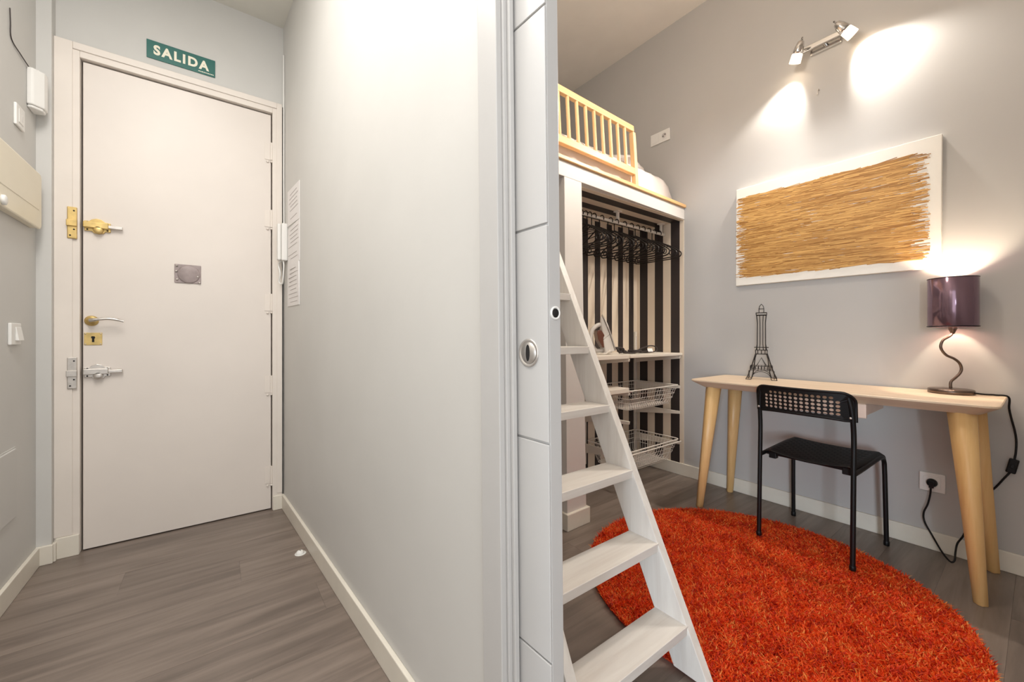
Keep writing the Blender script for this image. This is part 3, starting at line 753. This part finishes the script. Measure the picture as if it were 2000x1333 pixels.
# ================================================================== DESK
ZT = 0.748
dk = thing('desk', 'pale ash desk with splayed tapered legs against the wall', 'desk', (2.46, 0.672, 0))
def slab(z0, z1, t0, t1):
    a = rrect(2.237 - 2.46 + t0, 2.686 - 2.46 - t0, -0.580 + t0, 0.580 - t0, 0.035, 5)
    b = rrect(2.237 - 2.46 + t1, 2.686 - 2.46 - t1, -0.580 + t1, 0.580 - t1, 0.035, 5)
    return [(p[0], p[1], z0) for p in a], [(p[0], p[1], z1) for p in b]
g = G(); loops = []
for t, z in ((0.075, ZT - 0.044), (0.050, ZT - 0.044), (0.004, ZT - 0.012), (0.0, ZT - 0.009), (0.0, ZT - 0.003), (0.003, ZT)):
    loops.append(slab(z, z, t, t)[0])
n = len(loops[0]); vs = [p for l in loops for p in l]; fs = [tuple(range(n))[::-1], tuple((len(loops) - 1) * n + i for i in range(n))]
for i in range(len(loops) - 1):
    for j in range(n): fs.append((i * n + j, i * n + (j + 1) % n, (i + 1) * n + (j + 1) % n, (i + 1) * n + j))
g.add(vs, fs); obj('tabletop', g, 'ash', dk)
def leg(fx, fy, tx, ty):
    g = G(); vs = []; fs = []
    def ring(cx, cy, z, r, ox, oy):
        # rounded triangular section, flat faces outward
        pts = []
        for k in range(12):
            a = 2 * math.pi * k / 12 + math.pi / 12; rr_ = r * (1 + 0.10 * math.cos(4 * a))
            pts.append((cx + rr_ * math.cos(a), cy + rr_ * math.sin(a), z))
        return pts
    L_ = [ring(fx, fy, 0.0, 0.0165, 0, 0), ring(fx, fy, 0.002, 0.0185, 0, 0), ring(fx + (tx - fx) * .55, fy + (ty - fy) * .55, 0.39, 0.029, 0, 0), ring(tx, ty, ZT - 0.042, 0.039, 0, 0)]
    vs = [p for l in L_ for p in l]; n = 12
    fs = [tuple(range(n))[::-1], tuple(3 * n + i for i in range(n))]
    for i in range(3):
        for j in range(n): fs.append((i * n + j, i * n + (j + 1) % n, (i + 1) * n + (j + 1) % n, (i + 1) * n + j))
    g.add(vs, fs, True, shift(2.46, 0.672, 0))
    obj('leg', g, 'ash_leg', dk)
leg(2.288, 0.142, 2.322, 0.192); leg(2.648, 0.130, 2.612, 0.186)
leg(2.280, 1.212, 2.322, 1.150); leg(2.655, 1.212, 2.612, 1.158)
dr = obj('drawer', G().box(2.275, 2.60, 0.468, 0.880, 0.650, ZT - 0.044, shift(2.46, 0.672, 0)), 'drawer', dk, 0.002)
obj('drawer_front', G().box(2.258, 2.275, 0.462, 0.886, 0.642, ZT - 0.045, shift(2.46, 0.672, 0)), 'drawer', dr, 0.003)

# wire tower figurine
tw = thing('wire_tower', 'black wire lattice tower figurine standing on the desk', 'figurine', (2.575, 0.996, ZT), math.radians(20))
def sq(h, z): return [(h, h, z), (-h, h, z), (-h, -h, z), (h, -h, z)]
def wires(name, lines, r=0.0017):
    g = G()
    for l, cl in lines: g.tube(l, r, 5, cl)
    obj(name, g, 'wire_black', tw)
B = 0.076; z1, z2, z3, z4, z5 = 0.055, 0.077, 0.147, 0.170, 0.186
def hw(z): # half width of the leg profile
    return B + (0.030 - B) * min(1, (z / 0.147)) ** 0.8
for sx, sy in ((1, 1), (-1, 1), (-1, -1), (1, -1)):
    ln = []
    for dx, dy in ((0, 0), (0.026, 0), (0, 0.026)):
        P_ = []
        for k in range(6):
            z = z3 * k / 5; q_ = max(0.2, 1 - z / z3)
            P_.append((sx * (hw(z) - dx * q_), sy * (hw(z) - dy * q_), z + 0.0015))
        ln.append((P_, False))
    ln.append(([(sx * (B - 0.026), sy * B, 0.0015), (sx * B, sy * B, 0.0015), (sx * B, sy * (B - 0.026), 0.0015)], False))
    for k in range(4):
        za, zb = z2 + 0.016 * k, z2 + 0.016 * (k + 1)
        ln.append(([(sx * hw(za), sy * hw(za) * 0.98, za), (sx * (hw(zb) - 0.014), sy * hw(zb), zb)], False))
    wires('tower_leg', ln)
ln = []
for k in range(4):
    a = k * math.pi / 2; R_ = lambda x, y, z: (x * math.cos(a) - y * math.sin(a), x * math.sin(a) + y * math.cos(a), z)
    arc = [R_(0.048 * math.cos(t), hw(0.03), 0.004 + 0.044 * math.sin(t)) for t in [i * math.pi / 10 for i in range(11)]]
    ln.append((arc, False))
    ln.append(([R_(-0.024, hw(z2), z2), R_(0.0, hw(0.12), 0.125), R_(0.024, hw(z2), z2)], False))
wires('arch', ln)
ln = [(sq(hw(z1), z1), True), (sq(hw(z2) + 0.006, z2), True)]
for k in range(4):
    a = k * math.pi / 2; R_ = lambda x, y, z: (x * math.cos(a) - y * math.sin(a), x * math.sin(a) + y * math.cos(a), z)
    for i in range(-3, 4): ln.append(([R_(i * 0.015, hw(z1), z1), R_(i * 0.0155, hw(z2) + 0.006, z2)], False))
wires('lower_platform', ln)
ln = [(sq(0.028, z3), True), (sq(0.030, z4), True), (sq(0.035, z5), True)]
for k in range(4):
    a = k * math.pi / 2; R_ = lambda x, y, z: (x * math.cos(a) - y * math.sin(a), x * math.sin(a) + y * math.cos(a), z)
    for i in (-1, 0, 1): ln.append(([R_(i * 0.018, 0.028, z3), R_(i * 0.018, 0.030, z4)], False))
wires('upper_platform', ln)
ln = []
for k in range(4):
    a = k * math.pi / 2; R_ = lambda x, y, z: (x * math.cos(a) - y * math.sin(a), x * math.sin(a) + y * math.cos(a), z)
    for i in (-1, 1): ln.append(([R_(i * 0.010, 0.022, z4), R_(i * 0.007, 0.0205, z5 + 0.02), R_(i * 0.007, 0.0195, 0.33), R_(i * 0.009, 0.023, 0.374)], False))
    ln.append(([R_(0.026, 0.026, z4), R_(0.0215, 0.0215, z5 + 0.02), R_(0.0205, 0.0205, 0.33), R_(0.0245, 0.0245, 0.374)], False))
wires('shaft', ln)
ln = [(sq(0.0255, 0.374), True), (sq(0.0255, 0.376), True), (sq(0.0265, 0.389), True)]
for sx, sy in ((1, 1), (-1, 1), (-1, -1), (1, -1)):
    ln.append(([(sx * 0.0255, sy * 0.0255, 0.374), (sx * 0.0265, sy * 0.0265, 0.389)], False))
    ln.append(([(sx * 0.012, sy * 0.012, 0.389), (sx * 0.0125, sy * 0.0125, 0.412), (sx * 0.009, sy * 0.009, 0.428), (0, 0, 0.440)], False))
ln.append((sq(0.0125, 0.412), True))
wires('lantern', ln)

# table lamp
LX, LY = 2.60, 0.2474
lp = thing('table_lamp', 'table lamp with wavy bronze stem and glossy purple shade', 'lamp', (LX, LY, ZT))
obj('base', G().lathe([(0.070, 0.0), (0.072, 0.002), (0.072, 0.017), (0.069, 0.020), (0.02, 0.0225), (0.002, 0.023)], (0, 0, 0), 40), 'bronze', lp)
ZL = LX * math.sin(YAW) + LY * math.cos(YAW)
def ray(u, v, z):
    a = (u - 1000) / 778
    return (z * (math.sin(YAW) + a * math.cos(YAW)) - LX, z * (math.cos(YAW) - a * math.sin(YAW)) - LY, 1.0 - z * (v - 657) / 778 - ZT)
wav = [(1856, 760), (1857, 747), (1866, 739), (1875.5, 730.6), (1879.5, 721), (1875.5, 710), (1864, 701), (1848, 694.5), (1838.5, 685), (1835.6, 676), (1840.5, 665), (1852, 658.5), (1859, 652.6), (1860, 641), (1861, 630)]
wp = [ray(1857 + (u - 1857) * 0.92, v, ZL) for u, v in wav]
wp[0] = (0.0, 0.0, 0.02)
obj('stem', G().tube(catmull(wp, 5), 0.0052, 10), 'bronze', lp)
top = Vector(wp[-1]); sxy = (top.x, top.y)
ss = obj('lamp_shade', G().lathe([(0.0775, 0.292), (0.0785, 0.293), (0.0785, 0.508), (0.0775, 0.509), (0.0765, 0.508), (0.0765, 0.293)], (sxy[0], sxy[1], 0), 48), 'shade', lp)
# open tube: drop the two end caps
me = ss.data; bm = bmesh.new(); bm.from_mesh(me)
bmesh.ops.delete(bm, geom=[f for f in bm.faces if len(f.verts) > 10], context='FACES_ONLY'); bm.to_mesh(me); bm.free()
obj('shade_rim', G().tube([(sxy[0] + 0.0785 * math.cos(a), sxy[1] + 0.0785 * math.sin(a), 0.2945) for a in [k * math.pi / 20 for k in range(40)]], 0.0022, 6, True)
    .tube([(sxy[0] + 0.0785 * math.cos(a), sxy[1] + 0.0785 * math.sin(a), 0.507) for a in [k * math.pi / 20 for k in range(40)]], 0.0014, 6, True), 'blackm', ss)
obj('bulb_holder', G().lathe([(0.006, 0.262), (0.014, 0.284), (0.014, 0.32), (0.006, 0.322)], (sxy[0], sxy[1], 0), 14), 'bronze', lp)
obj('bulb', G().lathe([(0.010, 0.322), (0.020, 0.345), (0.024, 0.365), (0.020, 0.385), (0.008, 0.396), (0.001, 0.398)], (sxy[0], sxy[1], 0), 16), 'warm_bulb', lp)
light('table_lamp_glow', 'POINT', (LX + sxy[0], LY + sxy[1], ZT + 0.425), 6.5, (1.0, 0.87, 0.64), shadow_soft_size=0.022)
def wallpt(u, v, X):
    a = (u - 1000) / 778; t = X / (math.sin(YAW) + a * math.cos(YAW))
    return (X - LX, t * (math.cos(YAW) - a * math.sin(YAW)) - LY, 1.0 - t * (v - 657) / 778 - ZT)
c_ = [wallpt(1903, 768, 2.575), wallpt(1922, 767, 2.60), wallpt(1942, 770, 2.63), wallpt(1960, 781, 2.64), wallpt(1971, 798, 2.655), wallpt(1976, 820, 2.665), wallpt(1982, 842, 2.675), wallpt(1985, 862, 2.68), wallpt(1984, 885, 2.68), wallpt(1981, 900, 2.68)]
c_[0] = (-0.02, -0.068, 0.010); c_[1] = (0.0, -0.095, 0.006); c_[2] = (0.03, -0.125, 0.004); c_[3] = (0.042, -0.158, -0.001)
cord = obj('cord', G().tube(catmull(c_, 5), 0.0036, 7), 'blackm', lp)
c2 = [wallpt(1974, 922, 2.68), wallpt(1962, 934, 2.68), wallpt(1945, 952, 2.685), wallpt(1930, 964, 2.69), wallpt(1912, 985, 2.685), wallpt(1895, 1015, 2.66), wallpt(1882, 1046, 2.65), wallpt(1870, 1062, 2.65), wallpt(1866, 1080, 2.60), wallpt(1864, 1096, 2.585),
      wallpt(1855, 1097, 2.585), wallpt(1838, 1076, 2.62), wallpt(1820, 1045, 2.67), wallpt(1806, 1020, 2.672), wallpt(1804, 1002, 2.672), wallpt(1812, 985, 2.670), wallpt(1817, 965, 2.667), wallpt(1818, 948, 2.664)]
obj('lower_cord', G().tube(catmull(c2, 5), 0.0036, 7), 'blackm', lp)
a_, b_ = Vector(c_[-1]), Vector(c2[0]); md = (a_ + b_) / 2; dv = (b_ - a_).normalized()
sdv = Vector((1, 0, 0)).cross(dv).normalized()
f = lambda x, y, z: tuple(md + sdv * x + Vector((1, 0, 0)) * y + dv * z)
sw = obj('cord_switch', G().box(-0.014, 0.014, -0.010, 0.010, -0.030, 0.030, f), 'black', lp, 0.004)
obj('switch_wheel', G().box(-0.006, 0.006, -0.013, -0.009, -0.008, 0.008, f), 'blackm', sw, 0.002)
pc = Vector((2.70 - LX, 0.315 - LY, 0.315 - ZT))
f = lambda x, y, z: tuple(pc + Vector((x, y, z)))
obj('plug', G().lathe([(0.0180, -0.0142), (0.0180, -0.024), (0.0145, -0.032), (0.004, -0.034)], (0, 0, 0), 18, 0, f).box(-0.040, -0.026, -0.008, 0.008, -0.02, 0.008, f), 'black', lp, 0.001)

# ================================================================== CHAIR
CX, CY = 2.152, 0.660
ch = thing('desk_chair', 'black chair with perforated backrest pulled up to the desk', 'chair', (CX, CY, 0.0), math.radians(-2.0))
# local: +x towards the desk, y sideways
T_ = 0.0098
def bend(y): return 0.034 * (1 - (y / 0.19) ** 2)      # backrest bows towards the sitter's back
for sg in (1, -1):
    obj('leg', G().tube(catmull([(-0.012, sg * 0.181, 0.028), (0.0, sg * 0.181, 0.42), (0.004, sg * 0.181, 0.56), (-0.004, sg * 0.180, 0.64), (-0.012, sg * 0.176, 0.70), (-0.018, sg * 0.168, 0.742)], 4), T_, 10)
        .lathe([(0.0105, 0.022), (0.0115, 0.024), (0.0115, 0.04), (0.0105, 0.042)], (-0.012, sg * 0.181, 0), 10), 'blackm', ch)
    fl = catmull([(0.005, sg * 0.181, 0.418), (0.10, sg * 0.183, 0.421), (0.30, sg * 0.186, 0.43), (0.375, sg * 0.187, 0.428), (0.407, sg * 0.188, 0.405), (0.414, sg * 0.189, 0.36), (0.420, sg * 0.191, 0.20), (0.428, sg * 0.193, 0.004 if sg > 0 else 0.004)], 4)
    obj('leg', G().tube(fl, T_, 10).lathe([(0.0105, 0.0), (0.0115, 0.002), (0.0115, 0.02), (0.0105, 0.022)], (0.428, sg * 0.193, 0), 10), 'blackm', ch)
obj('cross_tube', G().tube([(0.06, -0.183, 0.418), (0.06, 0.183, 0.418)], 0.007, 8).tube([(0.33, -0.186, 0.428), (0.33, 0.186, 0.428)], 0.007, 8), 'blackm', ch)
for sg in (1, -1): obj('seat_clip', G().box(0.045, 0.075, sg * 0.145 - 0.016, sg * 0.145 + 0.016, 0.398, 0.428), 'black', ch, 0.003)
# backrest plate with real holes
bm = bmesh.new()
def loop(pts):
    vs = [bm.verts.new((p[0], p[1], 0)) for p in pts]
    return [bm.edges.new((vs[i], vs[(i + 1) % len(vs)])) for i in range(len(vs))]
W2, Zb, Zt = 0.190, 0.640, 0.762
outl = []
for k in range(13): outl.append((-W2 + 2 * W2 * k / 12, Zb + 0.010 * (1 - (1 - 2 * abs(k / 12 - .5)) ** 2 * 0 - abs(2 * k / 12 - 1) ** 3)))
for k in range(7):
    a = math.radians(0 + 90 * k / 6); outl.append((W2 - 0.042 + 0.042 * math.cos(a), Zt - 0.042 + 0.042 * math.sin(a)))
for k in range(1, 10): outl.append((W2 - 0.042 - (2 * W2 - 0.084) * k / 10, Zt))
for k in range(7):
    a = math.radians(90 + 90 * k / 6); outl.append((-W2 + 0.042 + 0.042 * math.cos(a), Zt - 0.042 + 0.042 * math.sin(a)))
E_ = loop(outl)
for r_ in range(5):
    nc = 12 if r_ == 4 else 14
    for c_i in range(nc):
        yy = (c_i - (nc - 1) / 2) * 0.0212; zz = 0.668 + r_ * 0.0172
        E_ += loop([(yy + 0.0078 * math.cos(a), zz + 0.0066 * math.sin(a)) for a in [k * math.pi / 5 for k in range(10)]])
bmesh.ops.triangle_fill(bm, use_beauty=True, use_dissolve=False, edges=E_)
me = bpy.data.meshes.new('backrest')
bmesh.ops.recalc_face_normals(bm, faces=bm.faces)
for v in bm.verts:
    y_, z_ = v.co.x, v.co.y
    e_ = max(0, (abs(y_) - 0.165) / 0.025)
    v.co = (-0.018 - bend(y_) + 0.016 * e_ ** 2 - 0.10 * (z_ - 0.70), y_, z_)
bm.to_mesh(me); bm.free()
bo = obj('backrest', me, 'black', ch)
sm = bo.modifiers.new('solidify', 'SOLIDIFY'); sm.thickness = 0.004; sm.offset = 0
obj('backrest_rim', G().tube([(-0.018 - bend(p[0]) - 0.10 * (p[1] - 0.70) + 0.004 * 0 + 0.016 * max(0, (abs(p[0]) - 0.165) / 0.025) ** 2, p[0], p[1]) for p in outl], 0.0058, 8, True), 'black', bo)
for sg in (1, -1):
    obj('rivet', G().lathe([(0.0052, 0), (0.005, -0.003), (0.002, -0.0045)], (-0.021, sg * 0.177, 0.657), 12, 0), 'steel', bo)
# seat
g = G(); nx, ny = 44, 44; vs = []; fs = []
for sd_ in (0, 1):
    for j in range(ny + 1):
        for i in range(nx + 1):
            u, v = i / nx, 2 * j / ny - 1
            x = 0.035 + 0.385 * u; w = 0.192 - 0.02 * (1 - u) ** 2; y = v * w
            z = 0.445 - 0.020 * (1 - v * v) * (1 - 0.5 * u) - 0.014 * max(0, abs(v) - 0.9) / 0.1
            z -= 0.05 * max(0, u - 0.9) ** 2 * 100 * 0.36 - 0.008 * u
            inside = 0.08 < u < 0.9 and abs(v) < 0.84
            if inside and sd_ == 0: z += 0.0022 * math.sin(u * 60) * math.sin(v * 34)
            vs.append((x, y, z - 0.008 * sd_))
k = (nx + 1) * (ny + 1)
for j in range(ny):
    for i in range(nx):
        a = j * (nx + 1) + i; q = (a, a + 1, a + nx + 2, a + nx + 1); fs.append(q); fs.append(tuple(k + t for t in q[::-1]))
def rim(idx):
    for a, b in zip(idx[:-1], idx[1:]): fs.append((a, b, k + b, k + a))
rim([i for i in range(nx + 1)]); rim([ny * (nx + 1) + i for i in range(nx + 1)])
rim([j * (nx + 1) for j in range(ny + 1)]); rim([j * (nx + 1) + nx for j in range(ny + 1)])
g.add(vs, fs, True); obj('seat', g, 'black', ch)

# ================================================================== RUG
rug = thing('round_rug', 'round shaggy orange-red rug on the room floor', 'rug', (1.754, 0.722, 0.0))
RR = 0.645
obj('backing', G().lathe([(RR - 0.02, 0.0005), (RR - 0.005, 0.003), (RR - 0.008, 0.009), (RR - 0.03, 0.011), (0.01, 0.011)], (0, 0, 0), 64), 'rug_base', rug)
rng = np.random.default_rng(3); NS = 120000
rad = (RR - 0.004) * np.sqrt(rng.random(NS)); ang = rng.random(NS) * 2 * np.pi
bx, by = rad * np.cos(ang), rad * np.sin(ang)
hgt = rng.uniform(0.009, 0.019, NS); lean = rng.uniform(0.4, 1.5, NS); la = rng.random(NS) * 2 * np.pi
# tufts lean together in patches
pa = 1.6 * np.sin(bx * 17 + 2 * np.sin(by * 13)) + 1.4 * np.cos(by * 19 + 1.7 * np.sin(bx * 11))
la = pa + rng.normal(0, 2.2, NS)
dx, dy = np.cos(la) * lean * hgt, np.sin(la) * lean * hgt
wa = rng.random(NS) * np.pi; wv = rng.uniform(0.0013, 0.0024, NS); wx, wy = np.cos(wa) * wv, np.sin(wa) * wv
V = np.zeros((NS, 5, 3), np.float32)
V[:, 0] = np.c_[bx - wx, by - wy, np.full(NS, 0.008)]; V[:, 1] = np.c_[bx + wx, by + wy, np.full(NS, 0.008)]
mx2, my2, mz2 = bx + dx * 0.45, by + dy * 0.45, 0.008 + hgt * 0.68
V[:, 2] = np.c_[mx2 + wx, my2 + wy, mz2]; V[:, 3] = np.c_[mx2 - wx, my2 - wy, mz2]
V[:, 4] = np.c_[bx + dx, by + dy, 0.008 + hgt]
idx = (np.arange(NS) * 5)[:, None]
tri = np.concatenate([idx + np.array([[0, 1, 2]]), idx + np.array([[0, 2, 3]]), idx + np.array([[3, 2, 4]])], 1).reshape(-1, 3).astype(np.int32)
me = bpy.data.meshes.new('pile')
me.vertices.add(NS * 5); me.vertices.foreach_set('co', V.reshape(-1))
me.loops.add(tri.size); me.loops.foreach_set('vertex_index', tri.reshape(-1))
me.polygons.add(len(tri)); me.polygons.foreach_set('loop_start', np.arange(0, tri.size, 3, dtype=np.int32))
me.update(calc_edges=True)
tone = np.clip(0.5 + 0.16 * np.sin(bx * 31 + 3 * np.sin(by * 23)) * np.cos(by * 27) + rng.normal(0, 0.32, NS), 0, 1)
a = me.attributes.new('tone', 'FLOAT', 'POINT'); a.data.foreach_set('value', np.repeat(tone, 5).astype(np.float32))
pile = obj('pile', me, 'yarn', rug); pile['kind'] = 'stuff'
